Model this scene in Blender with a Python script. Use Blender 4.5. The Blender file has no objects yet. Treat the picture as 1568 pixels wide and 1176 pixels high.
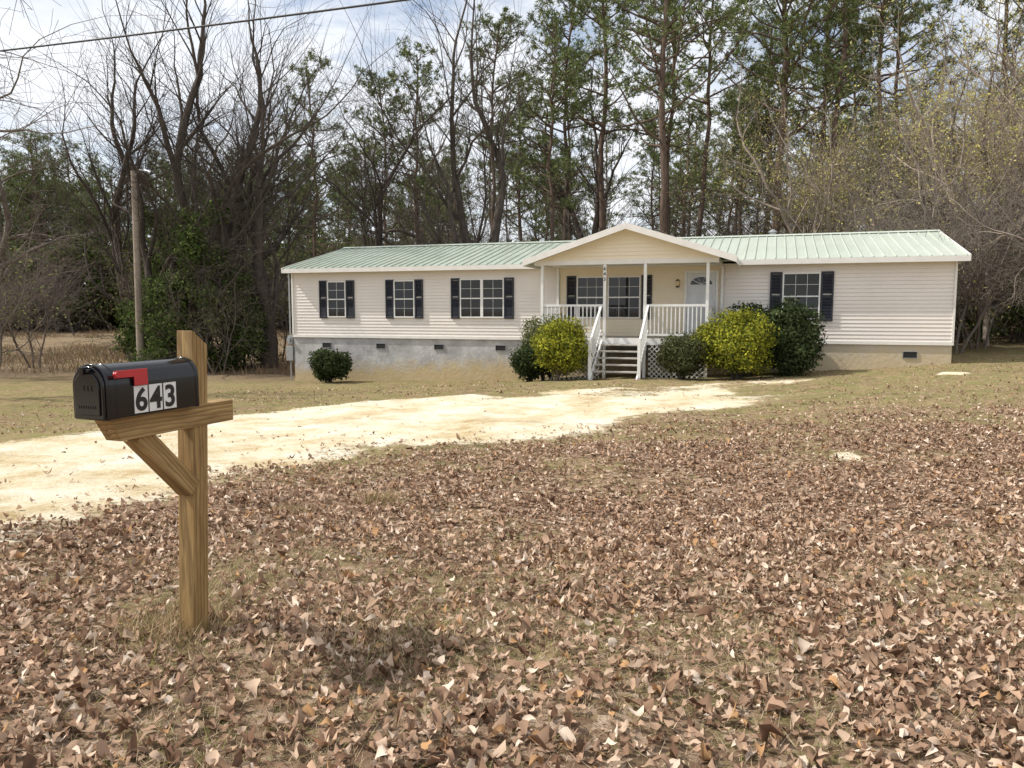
import bpy, math, random
import numpy as np
from mathutils import Vector, noise as mnoise
R=math.radians
rng=random.Random(7); nr=np.random.RandomState(11)
scene=bpy.context.scene
col=scene.collection

# ---------------------------------------------------------------- helpers
def link(o,parent=None):
    col.objects.link(o)
    if parent is not None: o.parent=parent
    return o
def empty(name,loc=(0,0,0),rz=0):
    o=bpy.data.objects.new(name,None); o.location=loc; o.rotation_euler=(0,0,rz); o.empty_display_size=.2
    return link(o)
def mesh_np(name,verts,groups,mats,colors=None,smooth=False):
    me=bpy.data.meshes.new(name)
    verts=np.asarray(verts,dtype=np.float32)
    me.vertices.add(len(verts)); me.vertices.foreach_set('co',verts.ravel())
    loops=[];starts=[];tot=[];mi=[];s=0
    for f,m in groups:
        f=np.asarray(f,dtype=np.int32)
        if len(f)==0: continue
        n,k=f.shape
        loops.append(f.ravel()); starts.append(s+np.arange(n)*k); tot.append(np.full(n,k)); mi.append(np.full(n,m)); s+=n*k
    loops=np.concatenate(loops).astype(np.int32);starts=np.concatenate(starts).astype(np.int32)
    mi=np.concatenate(mi).astype(np.int32)
    me.loops.add(len(loops)); me.loops.foreach_set('vertex_index',loops)
    me.polygons.add(len(starts)); me.polygons.foreach_set('loop_start',starts)
    try: me.polygons.foreach_set('loop_total',np.concatenate(tot).astype(np.int32))
    except Exception: pass
    me.polygons.foreach_set('material_index',mi)
    if smooth: me.polygons.foreach_set('use_smooth',np.ones(len(starts),dtype=bool))
    for m in mats: me.materials.append(m)
    me.update(calc_edges=True)
    if colors is not None:
        a=me.color_attributes.new('lc','FLOAT_COLOR','POINT')
        c=np.ones((len(verts),4),dtype=np.float32); c[:,:3]=colors
        a.data.foreach_set('color',c.ravel())
    return me
def obj(name,me,parent=None,loc=None,rz=None,sc=None):
    o=bpy.data.objects.new(name,me)
    if loc is not None:o.location=loc
    if rz is not None:o.rotation_euler=(0,0,rz)
    if sc is not None:o.scale=(sc,sc,sc) if not hasattr(sc,'__len__') else sc
    return link(o,parent)
HF=[(0,3,2,1),(4,5,6,7),(0,1,5,4),(1,2,6,5),(2,3,7,6),(3,0,4,7)]
def hexas(name,lst,mat,parent=None,bev=0):
    v=[];f=[]
    for h in lst:
        b=len(v); v+=list(h); f+=[tuple(b+i for i in q) for q in HF]
    me=bpy.data.meshes.new(name); me.from_pydata(v,[],f); me.materials.append(mat); me.update()
    o=obj(name,me,parent)
    if bev:
        m=o.modifiers.new('b','BEVEL'); m.width=bev; m.segments=2; m.limit_method='ANGLE'
    return o
def bx(x0,x1,y0,y1,z0,z1):
    return [(x0,y0,z0),(x1,y0,z0),(x1,y1,z0),(x0,y1,z0),(x0,y0,z1),(x1,y0,z1),(x1,y1,z1),(x0,y1,z1)]
def boxes(name,lst,mat,parent=None,bev=0): return hexas(name,[bx(*b) for b in lst],mat,parent,bev)
def beam(p,q,w,h):
    p=Vector(p);q=Vector(q); d=(q-p); s=Vector((d.y,-d.x,0)); s=s.normalized()*w/2 if s.length>1e-6 else Vector((w/2,0,0)); u=Vector((0,0,h))
    return [tuple(x) for x in (p-s-u,q-s-u,q+s-u,p+s-u,p-s,q-s,q+s,p+s)]
def hsh(i,j,s): 
    v=np.sin(i*127.1+j*311.7+s*74.7)*43758.5453; return v-np.floor(v)
def vn(x,y,sc,seed=0):
    x=np.asarray(x,float)/sc;y=np.asarray(y,float)/sc
    i=np.floor(x);j=np.floor(y);fx=x-i;fy=y-j;fx=fx*fx*(3-2*fx);fy=fy*fy*(3-2*fy)
    return (hsh(i,j,seed)*(1-fx)+hsh(i+1,j,seed)*fx)*(1-fy)+(hsh(i,j+1,seed)*(1-fx)+hsh(i+1,j+1,seed)*fx)*fy
def fbm(x,y,sc,seed=0): return .55*vn(x,y,sc,seed)+.28*vn(x,y,sc/2.1,seed+1)+.17*vn(x,y,sc/4.3,seed+2)
def sst(a,b,x): 
    t=np.clip((x-a)/(b-a),0,1); return t*t*(3-2*t)

# ---------------------------------------------------------------- materials
def newmat(name):
    m=bpy.data.materials.new(name); m.use_nodes=True; nt=m.node_tree; nt.nodes.clear()
    out=nt.nodes.new('ShaderNodeOutputMaterial'); return m,nt,out
def ramp(nt,fac,stops):
    r=nt.nodes.new('ShaderNodeValToRGB'); e=r.color_ramp.elements
    while len(e)<len(stops): e.new(.5)
    for k,(p,c) in enumerate(stops): e[k].position=p; e[k].color=(*c,1) if len(c)==3 else c
    nt.links.new(fac,r.inputs[0]); return r
def mixc(nt,fac,a,b,mode='MIX'):
    m=nt.nodes.new('ShaderNodeMix'); m.data_type='RGBA'; m.blend_type=mode
    for sock,v in ((m.inputs[0],fac),(m.inputs[6],a),(m.inputs[7],b)):
        if isinstance(v,(int,float)): sock.default_value=v
        elif isinstance(v,tuple): sock.default_value=(*v,1)
        else: nt.links.new(v,sock)
    return m.outputs[2]
def noise_n(nt,vec,scale,detail=4,rough=.55):
    n=nt.nodes.new('ShaderNodeTexNoise'); n.inputs['Scale'].default_value=scale; n.inputs['Detail'].default_value=detail; n.inputs['Roughness'].default_value=rough
    if vec is not None: nt.links.new(vec,n.inputs['Vector'])
    return n.outputs[0]
def mth(nt,op,a,b=0,clamp=False):
    m=nt.nodes.new('ShaderNodeMath'); m.operation=op; m.use_clamp=clamp
    for s,v in ((m.inputs[0],a),(m.inputs[1],b)):
        if isinstance(v,(int,float)): s.default_value=v
        else: nt.links.new(v,s)
    return m.outputs[0]
def coords(nt,kind='Object',scale=(1,1,1)):
    t=nt.nodes.new('ShaderNodeTexCoord'); mp=nt.nodes.new('ShaderNodeMapping'); mp.inputs['Scale'].default_value=scale
    nt.links.new(t.outputs[kind],mp.inputs[0]); return mp.outputs[0]
def pmat(name,c1,c2=None,scale=5,rough=.6,bump=0,metal=0,stretch=(1,1,1),spec=.5,bscale=None,coat=0):
    m,nt,out=newmat(name); b=nt.nodes.new('ShaderNodeBsdfPrincipled')
    b.inputs['Roughness'].default_value=rough; b.inputs['Metallic'].default_value=metal; b.inputs['Specular IOR Level'].default_value=spec
    b.inputs['Coat Weight'].default_value=coat
    v=coords(nt,'Object',stretch); c2=c2 or tuple(x*.85 for x in c1)
    n=noise_n(nt,v,scale); r=ramp(nt,n,[(.3,c1),(.7,c2)]); nt.links.new(r.outputs[0],b.inputs['Base Color'])
    if bump:
        bp=nt.nodes.new('ShaderNodeBump'); bp.inputs['Strength'].default_value=bump; bp.inputs['Distance'].default_value=.02
        nt.links.new(noise_n(nt,v,bscale or scale*3,6),bp.inputs['Height']); nt.links.new(bp.outputs[0],b.inputs['Normal'])
    nt.links.new(b.outputs[0],out.inputs[0]); return m
def leafmat(name,trans=.3):
    m,nt,out=newmat(name); a=nt.nodes.new('ShaderNodeAttribute'); a.attribute_name='lc'
    b=nt.nodes.new('ShaderNodeBsdfDiffuse'); nt.links.new(a.outputs[0],b.inputs[0])
    if trans<=0: nt.links.new(b.outputs[0],out.inputs[0]); return m
    t=nt.nodes.new('ShaderNodeBsdfTranslucent'); mx=nt.nodes.new('ShaderNodeMixShader'); mx.inputs[0].default_value=trans
    nt.links.new(a.outputs[0],t.inputs[0])
    nt.links.new(b.outputs[0],mx.inputs[1]); nt.links.new(t.outputs[0],mx.inputs[2]); nt.links.new(mx.outputs[0],out.inputs[0]); return m
M_leaf=leafmat('leaf',.35); M_litter=leafmat('leaf_litter',.15); M_needle=leafmat('pine_needles',0)
def dmat(name,c1,c2,scale):
    m,nt,out=newmat(name); b=nt.nodes.new('ShaderNodeBsdfDiffuse'); v=coords(nt,'Object',(1,1,.3))
    nt.links.new(ramp(nt,noise_n(nt,v,scale,5,.7),[(.3,c1),(.7,c2)]).outputs[0],b.inputs[0]); nt.links.new(b.outputs[0],out.inputs[0]); return m
M_bark=dmat('bark',(.13,.108,.092),(.055,.046,.04),6)
M_barkg=dmat('bark_grey',(.23,.195,.165),(.11,.092,.078),5)
M_barkl=dmat('bark_light',(.42,.35,.285),(.26,.215,.175),5)
M_barkp=dmat('pine_bark',(.20,.145,.11),(.085,.062,.05),8)
M_white=pmat('white_paint',(.82,.81,.78),(.72,.71,.68),9,.5,.05)
M_trim=pmat('white_trim',(.80,.77,.73),(.70,.67,.62),3,.5)
M_siding=pmat('vinyl_siding',(.77,.715,.655),(.71,.655,.60),.8,.5,.03)
M_sidingy=pmat('gable_siding',(.82,.72,.55),(.77,.67,.5),.8,.5,.03)
M_navy=pmat('shutter_navy',(.018,.022,.035),(.012,.015,.024),9,.5)
M_dark=pmat('dark_void',(.015,.015,.015),None,5,.8)
M_grey=pmat('galvanised',(.42,.43,.44),(.3,.31,.32),12,.4,metal=.5)
M_tread=pmat('weathered_deck',(.50,.47,.42),(.33,.30,.26),7,.8,.3,stretch=(1,6,6))
M_black=pmat('mailbox_black',(.006,.006,.008),(.009,.009,.010),20,.16,0,spec=.42)
M_red=pmat('flag_red',(.5,.03,.035),(.42,.025,.03),9,.4)
M_stick=pmat('sticker_white',(.75,.75,.73),None,9,.5)
M_ink=pmat('ink_black',(.01,.01,.01),None,9,.5)
M_cable=pmat('cable',(.02,.02,.02),None,9,.6)
M_brass=pmat('brass',(.5,.33,.1),None,9,.35,metal=.9)
def glass():
    m,nt,out=newmat('window_glass'); b=nt.nodes.new('ShaderNodeBsdfPrincipled'); b.inputs['Base Color'].default_value=(.014,.016,.018,1)
    b.inputs['Roughness'].default_value=.04; b.inputs['Specular IOR Level'].default_value=.5
    v=coords(nt,'Object'); bp=nt.nodes.new('ShaderNodeBump'); bp.inputs['Strength'].default_value=.08
    nt.links.new(noise_n(nt,v,1.3,2),bp.inputs['Height']); nt.links.new(bp.outputs[0],b.inputs['Normal'])
    nt.links.new(b.outputs[0],out.inputs[0]); return m
M_glass=glass()
def woodmat():
    m,nt,out=newmat('treated_lumber'); b=nt.nodes.new('ShaderNodeBsdfPrincipled'); b.inputs['Roughness'].default_value=.75
    v=coords(nt,'Object',(9,9,1.0)); n1=noise_n(nt,v,3,6,.65)
    w=nt.nodes.new('ShaderNodeTexWave'); w.inputs['Scale'].default_value=1.6; w.inputs['Distortion'].default_value=9; w.inputs['Detail'].default_value=4; w.bands_direction='X'
    nt.links.new(v,w.inputs[0])
    c=ramp(nt,n1,[(.25,(.19,.115,.04)),(.5,(.33,.21,.08)),(.75,(.46,.32,.14))]).outputs[0]
    c=mixc(nt,.6,c,ramp(nt,w.outputs[1],[(.0,(.40,.35,.28)),(.35,(.95,.95,.95)),(1,(1,.97,.9))]).outputs[0],'MULTIPLY')
    v2=coords(nt,'Object',(40,40,1.5)); c=mixc(nt,.5,c,ramp(nt,noise_n(nt,v2,3,3),[(.35,(.6,.57,.5)),(.6,(1,1,1))]).outputs[0],'MULTIPLY')
    nt.links.new(c,b.inputs['Base Color'])
    bp=nt.nodes.new('ShaderNodeBump'); bp.inputs['Strength'].default_value=.35; bp.inputs['Distance'].default_value=.005
    nt.links.new(w.outputs[1],bp.inputs['Height']); nt.links.new(bp.outputs[0],b.inputs['Normal']); nt.links.new(b.outputs[0],out.inputs[0]); return m
M_wood=woodmat()
def skirtmat():
    m,nt,out=newmat('stucco_skirting'); b=nt.nodes.new('ShaderNodeBsdfPrincipled'); b.inputs['Roughness'].default_value=.9
    v=coords(nt,'Object'); c=ramp(nt,noise_n(nt,v,1.6,8,.7),[(.32,(.29,.28,.275)),(.5,(.40,.39,.385)),(.68,(.53,.52,.50))]).outputs[0]
    sp=nt.nodes.new('ShaderNodeSeparateXYZ'); nt.links.new(v,sp.inputs[0])
    g=mth(nt,'MULTIPLY',sp.outputs[0],.0515); h=mth(nt,'SUBTRACT',sp.outputs[2],mth(nt,'ADD',g,-1.13))
    h=mth(nt,'ADD',h,mth(nt,'MULTIPLY',noise_n(nt,v,2.2,6,.65),-1.1)); f=ramp(nt,mth(nt,'ADD',h,.35),[(.0,(1,1,1)),(.5,(0,0,0))]).outputs[0]
    c=mixc(nt,mth(nt,'MULTIPLY',f,.75),c,(.50,.37,.16)); 
    rgt=ramp(nt,mth(nt,'MULTIPLY',sp.outputs[0],.0442),[(.6,(0,0,0)),(.72,(1,1,1))]).outputs[0]
    c=mixc(nt,mth(nt,'MULTIPLY',rgt,.6),c,(.55,.46,.33)); nt.links.new(c,b.inputs['Base Color'])
    bp=nt.nodes.new('ShaderNodeBump'); bp.inputs['Strength'].default_value=.5; bp.inputs['Distance'].default_value=.03
    nt.links.new(noise_n(nt,v,9,6),bp.inputs['Height']); nt.links.new(bp.outputs[0],b.inputs['Normal']); nt.links.new(b.outputs[0],out.inputs[0]); return m
M_skirt=skirtmat()
def roofmat():
    m,nt,out=newmat('metal_roof'); b=nt.nodes.new('ShaderNodeBsdfPrincipled'); b.inputs['Roughness'].default_value=.36; b.inputs['Metallic'].default_value=.2
    v=coords(nt,'Object'); sp=nt.nodes.new('ShaderNodeSeparateXYZ'); nt.links.new(v,sp.inputs[0])
    a=ramp(nt,noise_n(nt,v,.5,6,.6),[(.3,(.38,.44,.365)),(.7,(.51,.565,.48))]).outputs[0]
    v2=coords(nt,'Object',(3,.25,1)); a=mixc(nt,.6,a,ramp(nt,noise_n(nt,v2,2,5,.7),[(.35,(.72,.70,.64)),(.6,(1,1,1))]).outputs[0],'MULTIPLY')
    r=ramp(nt,mth(nt,'MULTIPLY',sp.outputs[0],.0442),[(.35,(0,0,0)),(.75,(1,1,1))]).outputs[0]  # whitens the roof towards the right, painting sky reflection into its colour
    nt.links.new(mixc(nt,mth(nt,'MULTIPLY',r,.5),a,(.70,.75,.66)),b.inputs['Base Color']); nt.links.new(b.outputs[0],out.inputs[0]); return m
M_roof=roofmat()

# ---------------------------------------------------------------- terrain
CP=np.array([(0,0,.05),(-1.5,3.5,.08),(2,3.5,.05),(-5,2,.05),(6,3,.12),(0,-10,.05),(-12,-8,0),(12,-8,.2),
(.5,6.5,-.28),(4,7,-.22),(-2,6.3,-.12),(8,8,.0),(1,9,-.24),(.2,11.2,-.25),(4,10,-.1),(-3.5,5.5,-.03),(-3.5,8,-.18),(-6.5,13,-.38),(-4.4,17,-.53),
(-1.3,18.4,-.45),(3.5,19.4,-.38),(7,19.5,-.25),(-9,29.8,-1.13),(-1,27.3,-.9),(2.6,22.3,-.42),(7.6,24.4,-.4),(12.9,22.6,.02),(17,21,.2),(11,14,.12),
(20,8,.5),(30,30,.6),(18,32,.2),(6,35,-.4),(-10,36,-1.15),(-20,30,-1.1),(-16,16,-.7),(-30,60,-1.1),(0,60,-.6),(30,60,.4),(-70,100,-.9),(0,110,-.3),(70,100,.8),
(-60,20,-.9),(-60,-30,0),(60,0,1),(0,-60,.2),(60,-60,.4)],float)
def phi(r): return np.sqrt(r*r+1.5)
A=phi(np.linalg.norm(CP[:,None,:2]-CP[None,:,:2],axis=2)); n=len(CP)
AA=np.zeros((n+1,n+1)); AA[:n,:n]=A+np.eye(n)*1e-3; AA[:n,n]=1; AA[n,:n]=1
W=np.linalg.solve(AA,np.append(CP[:,2],0)); NC=n
def zt(x,y):
    x=np.asarray(x,float);y=np.asarray(y,float); sh=x.shape; xf=x.ravel();yf=y.ravel()
    z=np.full(len(xf),W[-1])
    for k in range(NC): z+=W[k]*phi(np.hypot(xf-CP[k,0],yf-CP[k,1]))
    d=np.hypot(xf,yf); w=sst(90,150,d); z=np.clip(z,-1.6,1.5)*(1-w)+(-.4)*w
    near=1-sst(25,60,d)
    z+=near*((fbm(xf,yf,1.3,5)-.5)*.11+(vn(xf,yf,.28,9)-.5)*.035)
    return z.reshape(sh)
def zp(x,y): return float(zt(np.array([x]),np.array([y]))[0])
DP=np.array([(-3.9,3.6),(-3.6,5.2),(-3.55,6.7),(-3.45,7.7),(-2.9,9.3),(-1.6,10.3),(.15,11.2),(2.4,12.8),(4.75,15.2),(7.2,19.2),(8.2,20.3),(6.6,20.6),(3.5,19.4),(1,19.1),(-1.3,18.4),(-4.4,17.1),(-5.9,14.3),(-6.7,11.9),(-7.6,10.7),(-11,8),(-16,4),(-16,-4),(-4.2,-4)],float)
def sdrive(x,y):
    xf=x.ravel();yf=y.ravel(); ins=np.zeros(len(xf),bool); dm=np.full(len(xf),1e9); m=len(DP)
    for k in range(m):
        a=DP[k];b=DP[(k+1)%m]; e=b-a; t=np.clip(((xf-a[0])*e[0]+(yf-a[1])*e[1])/(e@e),0,1)
        dm=np.minimum(dm,np.hypot(xf-a[0]-t*e[0],yf-a[1]-t*e[1]))
        c=((a[1]>yf)!=(b[1]>yf)); 
        with np.errstate(all='ignore'): xi=(b[0]-a[0])*(yf-a[1])/(b[1]-a[1]+1e-12)+a[0]
        ins^=c&(xf<xi)
    return np.where(ins,dm,-dm).reshape(x.shape)
def masks(x,y):
    sd=sdrive(x,y)+(fbm(x,y,2.2,21)-.5)*1.5+(vn(x,y,.3,4)-.5)*.35
    edge=.3+.06*np.clip(y,0,20)
    dr=sst(-edge,edge,sd)
    bare=sst(.5,.66,fbm(x,y,3.1,33))*sst(14,17,y)
    dr=np.clip(dr-bare*.5,0,1)
    for cx,cy,r in ((3.97,9.1,.22),(11.2,19.5,.4)):
        dr=np.maximum(dr,.8*sst(r*1.3,r*.4,np.hypot(x-cx,(y-cy)*.8)+(vn(x,y,.15,2)-.5)*.15))
    lf=1-sst(7.4,14.0,y+.25*np.abs(x-1)*(x<1)-.22*np.clip(x,0,12)+(fbm(x,y,2.6,41)-.5)*5)
    ditch=np.exp(-((y-6.9-.1*x)/1.6)**2)*sst(-4.4,-1.8,x)
    band=1-.5*np.exp(-((y-4.8-.05*x)/.7)**2)
    pl=(.26+.74*sst(.40,.62,fbm(x,y,.9,52)))*band
    lf=np.clip(lf*pl+.5*ditch*(.35+.8*sst(.35,.6,fbm(x,y,.9,57)))+.28*(1-sst(2.7,4.0,y)),0,1)
    lf=lf*(1-dr)
    return dr,lf
def groundmat(name):
    m,nt,out=newmat(name); b=nt.nodes.new('ShaderNodeBsdfDiffuse')
    v=coords(nt,'Object'); L=nt.links
    at=nt.nodes.new('ShaderNodeAttribute'); at.attribute_name='mask'; sp=nt.nodes.new('ShaderNodeSeparateColor'); L.new(at.outputs[0],sp.inputs[0])
    thatch=ramp(nt,noise_n(nt,v,30,8,.8),[(.32,(.06,.04,.026)),(.48,(.22,.155,.10)),(.68,(.46,.355,.235))]).outputs[0]  # darkest tones paint deep shadows into the thatch colour
    mid=ramp(nt,noise_n(nt,v,4,10,.82),[(.38,(.42,.38,.33)),(.5,(.93,.92,.9)),(.62,(1.35,1.3,1.2))]).outputs[0]
    thatch=mixc(nt,.9,thatch,mid,'MULTIPLY')
    lawn=mth(nt,'SUBTRACT',1.0,sp.outputs[1],True)
    big=ramp(nt,noise_n(nt,v,.55,5,.6),[(.3,(0,0,0)),(.6,(1,1,1))]).outputs[0]
    thatch=mixc(nt,mth(nt,'MULTIPLY',mth(nt,'MULTIPLY',big,.4),lawn),thatch,(.35,.28,.14))
    gr=ramp(nt,noise_n(nt,v,1.5,10,.82),[(.43,(0,0,0)),(.57,(1,1,1))]).outputs[0]
    thatch=mixc(nt,mth(nt,'MULTIPLY',mth(nt,'MULTIPLY',gr,.6),lawn),thatch,(.17,.19,.06))
    vo=nt.nodes.new('ShaderNodeTexVoronoi'); vo.inputs['Scale'].default_value=20; L.new(v,vo.inputs['Vector'])
    s2=nt.nodes.new('ShaderNodeSeparateColor'); L.new(vo.outputs['Color'],s2.inputs[0])
    leafc=ramp(nt,s2.outputs[0],[(0,(.08,.05,.034)),(.35,(.22,.14,.095)),(.7,(.35,.24,.17)),(1,(.58,.45,.34))]).outputs[0]
    lfm=mth(nt,'GREATER_THAN',mth(nt,'ADD',mth(nt,'MULTIPLY',sp.outputs[1],1.),mth(nt,'MULTIPLY',s2.outputs[1],.9)),.85)
    c=mixc(nt,mth(nt,'MULTIPLY',lfm,.75),thatch,leafc)
    fld=ramp(nt,noise_n(nt,v,.25,8,.7),[(.3,(.13,.10,.07)),(.55,(.22,.165,.105)),(.75,(.28,.22,.14))]).outputs[0]
    c=mixc(nt,sp.outputs[2],c,fld)
    sand=ramp(nt,noise_n(nt,v,.9,10,.78),[(.34,(.46,.34,.18)),(.47,(.67,.57,.39)),(.6,(.78,.73,.60))]).outputs[0]
    grav=ramp(nt,noise_n(nt,v,34,5,.8),[(.35,(.5,.48,.45)),(.52,(1,1,1))]).outputs[0]
    sand=mixc(nt,.7,sand,grav,'MULTIPLY')
    dm=mth(nt,'ADD',sp.outputs[0],mth(nt,'MULTIPLY',mth(nt,'SUBTRACT',noise_n(nt,v,6,9,.8),.5),1.4)); dm=ramp(nt,dm,[(.4,(0,0,0)),(.6,(1,1,1))]).outputs[0]
    c=mixc(nt,mth(nt,'MULTIPLY',dm,.95),c,sand)
    L.new(c,b.inputs[0])
    bp=nt.nodes.new('ShaderNodeBump'); bp.inputs['Strength'].default_value=.8; bp.inputs['Distance'].default_value=.035
    L.new(noise_n(nt,v,14,9,.78),bp.inputs['Height']); L.new(bp.outputs[0],b.inputs['Normal']); L.new(b.outputs[0],out.inputs[0]); return m
M_ground=groundmat('lawn_ground')
far=np.array([30,34,40,48,58,70,85,105,130,170,230,320,450,700.])
xs=np.concatenate([-far[::-1]-0,np.arange(-26,-9,.5),np.arange(-9,12,.11),np.arange(12,26,.4),far])
ys=np.concatenate([-far[::-1],np.arange(-26,0,1.),np.arange(0,24,.11),np.arange(24,34,.5),far[1:]+2])
def gridmesh(name,xs,ys,dz=0,filt=None):
    X,Y=np.meshgrid(xs,ys); Z=zt(X,Y)+dz; dr,lf=masks(X,Y)
    nx=len(xs);ny=len(ys); idx=np.arange(nx*ny).reshape(ny,nx)
    f=np.stack([idx[:-1,:-1],idx[:-1,1:],idx[1:,1:],idx[1:,:-1]],-1).reshape(-1,4)
    if filt is not None:
        k=filt(X,Y,dr).ravel(); keep=k[f].any(1); f=f[keep]
    fld=sst(26,33,Y)
    me=mesh_np(name,np.stack([X,Y,Z],-1).reshape(-1,3),[(f,0)],[M_ground],smooth=True)
    a=me.color_attributes.new('mask','FLOAT_COLOR','POINT')
    a.data.foreach_set('color',np.stack([dr,lf,fld,np.ones_like(dr)],-1).astype(np.float32).ravel())
    if filt is not None:
        import bmesh
        bm=bmesh.new(); bm.from_mesh(me); bmesh.ops.delete(bm,geom=[v for v in bm.verts if not v.link_faces],context='VERTS'); bm.to_mesh(me); bm.free()
    return me
obj('ground',gridmesh('ground',xs,ys))
gx=xs[(xs>-18)&(xs<10)]; gy=ys[(ys>-5)&(ys<22)]
obj('sand_driveway',gridmesh('drive',gx,gy,.005,lambda X,Y,d:(d>.02)&(Y<21.3)&(X<9.4)&((X<3)|(Y>11))))

# ---------------------------------------------------------------- leaf litter + grass
def sample(nn,x0,x1,y0,y1,dens):
    x=nr.uniform(x0,x1,nn);y=nr.uniform(y0,y1,nn); k=nr.rand(nn)<dens(x,y); return x[k],y[k]
def leafd(x,y):
    dr,lf=masks(x,y); cone=(np.abs(x)<.8*y+2.2)
    return cone*np.clip(lf*1.0+.10*(1-dr)*(.4+1.2*(fbm(x,y,1.3,91)>.5))+.008*(y<13)+.003,0,1)
P=[sample(46000,-6,7,1.6,6,leafd),sample(66000,-6,14,6,12,leafd),sample(60000,-12,20,12,25,leafd)]
lx=np.concatenate([p[0] for p in P]);ly=np.concatenate([p[1] for p in P])
kk=~((ly>21.2)&(lx>0)&(lx<8.5)); lx=lx[kk];ly=ly[kk]; N=len(lx)
print('leaves',N)
lz=zt(lx,ly)
base=np.array([(-.5,0,0),(-.34,.15,0),(-.12,.25,0),(.12,.23,0),(.33,.14,0),(.52,.0,0),(.33,-.15,0),(.12,-.24,0),(-.12,-.24,0),(-.34,-.15,0),(0,0,0)]); NV=11
S=nr.uniform(.03,.064,N)*np.where(nr.rand(N)<.14,1.5,1)
B=base[None]*S[:,None,None]; B=B*np.stack([np.ones(N),nr.uniform(.65,1.35,N),np.ones(N)],-1)[:,None,:]
jit=(nr.rand(N,NV,3)-.5)*.17; jit[...,2]*=1.4
B+= jit*S[:,None,None]
B[...,2]+=(B[...,1]**2*nr.uniform(-1.5,5,(N,1))+B[...,0]**2*nr.uniform(-2,3,(N,1)))/S[:,None]
def rot(B,yaw,tx,ty):
    c,s=np.cos(tx)[:,None],np.sin(tx)[:,None]; y=B[...,1]*c-B[...,2]*s; z=B[...,1]*s+B[...,2]*c; x=B[...,0]
    c,s=np.cos(ty)[:,None],np.sin(ty)[:,None]; x,z=x*c+z*s,-x*s+z*c
    c,s=np.cos(yaw)[:,None],np.sin(yaw)[:,None]; x,y=x*c-y*s,x*s+y*c
    return np.stack([x,y,z],-1)
B=rot(B,nr.uniform(0,6.28,N),nr.normal(0,.32,N),nr.normal(0,.26,N))
B-= np.stack([0*S,0*S,B[...,2].min(1)*.8],-1)[:,None,:]
V=B+np.stack([lx,ly,lz+.003+nr.rand(N)*.018],-1)[:,None,:]
o=(np.arange(N)*NV)[:,None]
F3=np.concatenate([o+np.array([[10,i,(i+1)%10]]) for i in range(10)])
pal=np.array([(.42,.285,.195),(.57,.42,.305),(.30,.19,.125),(.17,.10,.065),(.70,.57,.45),(.36,.235,.16),(.44,.26,.13)])
c=pal[nr.choice(7,N,p=[.24,.17,.20,.14,.07,.14,.04])]*nr.uniform(.75,1.15,(N,1))
obj('fallen_leaves',mesh_np('fallen_leaves',V.reshape(-1,3),[(F3,0)],[M_litter],np.repeat(c,NV,0)))
def blades(name,x,y,h,w,lean,cols,mat):
    N=len(x); z=zt(x,y); a=nr.uniform(0,6.28,N); hh=nr.uniform(h*.4,h*1.2,N); ln=nr.uniform(.2,lean,N)*hh; b=nr.uniform(0,6.28,N)
    d=np.stack([np.cos(a),np.sin(a),0*a],-1)*w/2
    p=np.stack([x,y,z-.004],-1); tip=p+np.stack([np.cos(b)*ln,np.sin(b)*ln,hh],-1)
    V=np.stack([p-d,p+d,tip],1).reshape(-1,3); c=cols[nr.randint(len(cols),size=N)]*nr.uniform(.75,1.2,(N,1))
    return mesh_np(name,V,[(np.arange(N*3).reshape(-1,3),0)],[mat],np.repeat(c,3,0))
def gd(x,y):
    dr,lf=masks(x,y); return (np.abs(x)<.75*y+1.5)*np.clip(1.0-.35*lf-dr*1.7,0,1)*(.2+1.2*np.clip(fbm(x,y,.4,71)-.2,0,1))
G=[sample(360000,-5,5.5,1.7,6,gd),sample(200000,-6,12,6,13,gd),sample(170000,-14,18,13,27,gd)]
pg=np.array([(.48,.37,.24),(.60,.48,.33),(.38,.27,.17),(.24,.165,.10),(.24,.25,.08),(.50,.40,.26),(.32,.23,.145)])
gxx=np.concatenate([g[0] for g in G]);gyy=np.concatenate([g[1] for g in G])
kk=~((gyy>21.2)&(gxx>0)&(gxx<8.5))
obj('lawn_grass',blades('lawn_grass',gxx[kk],gyy[kk],.036,.0042,2.6,pg,M_litter))
TU=((-1.6,3.55,.14,1500),(-1.25,7.2,.12,900),(-1.9,6.6,.1,500),(-.6,3.5,.2,900))
tx=np.concatenate([nr.normal(c_[0],c_[2],c_[3]) for c_ in TU]); ty=np.concatenate([nr.normal(c_[1],c_[2],c_[3]) for c_ in TU])
obj('dry_grass_tuft',blades('dry_grass_tuft',tx,ty,.09,.005,1.5,pg*np.array([1,.98,.9]),M_litter))
x,y=sample(60000,-75,-7,33,88,lambda x,y:(fbm(x,y,5,81)>.5)*1.)
obj('field_grass',blades('field_grass',x,y,.5,.05,.6,np.array([(.30,.20,.115),(.25,.18,.11),(.36,.26,.16),(.2,.15,.1)]),M_litter))

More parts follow.
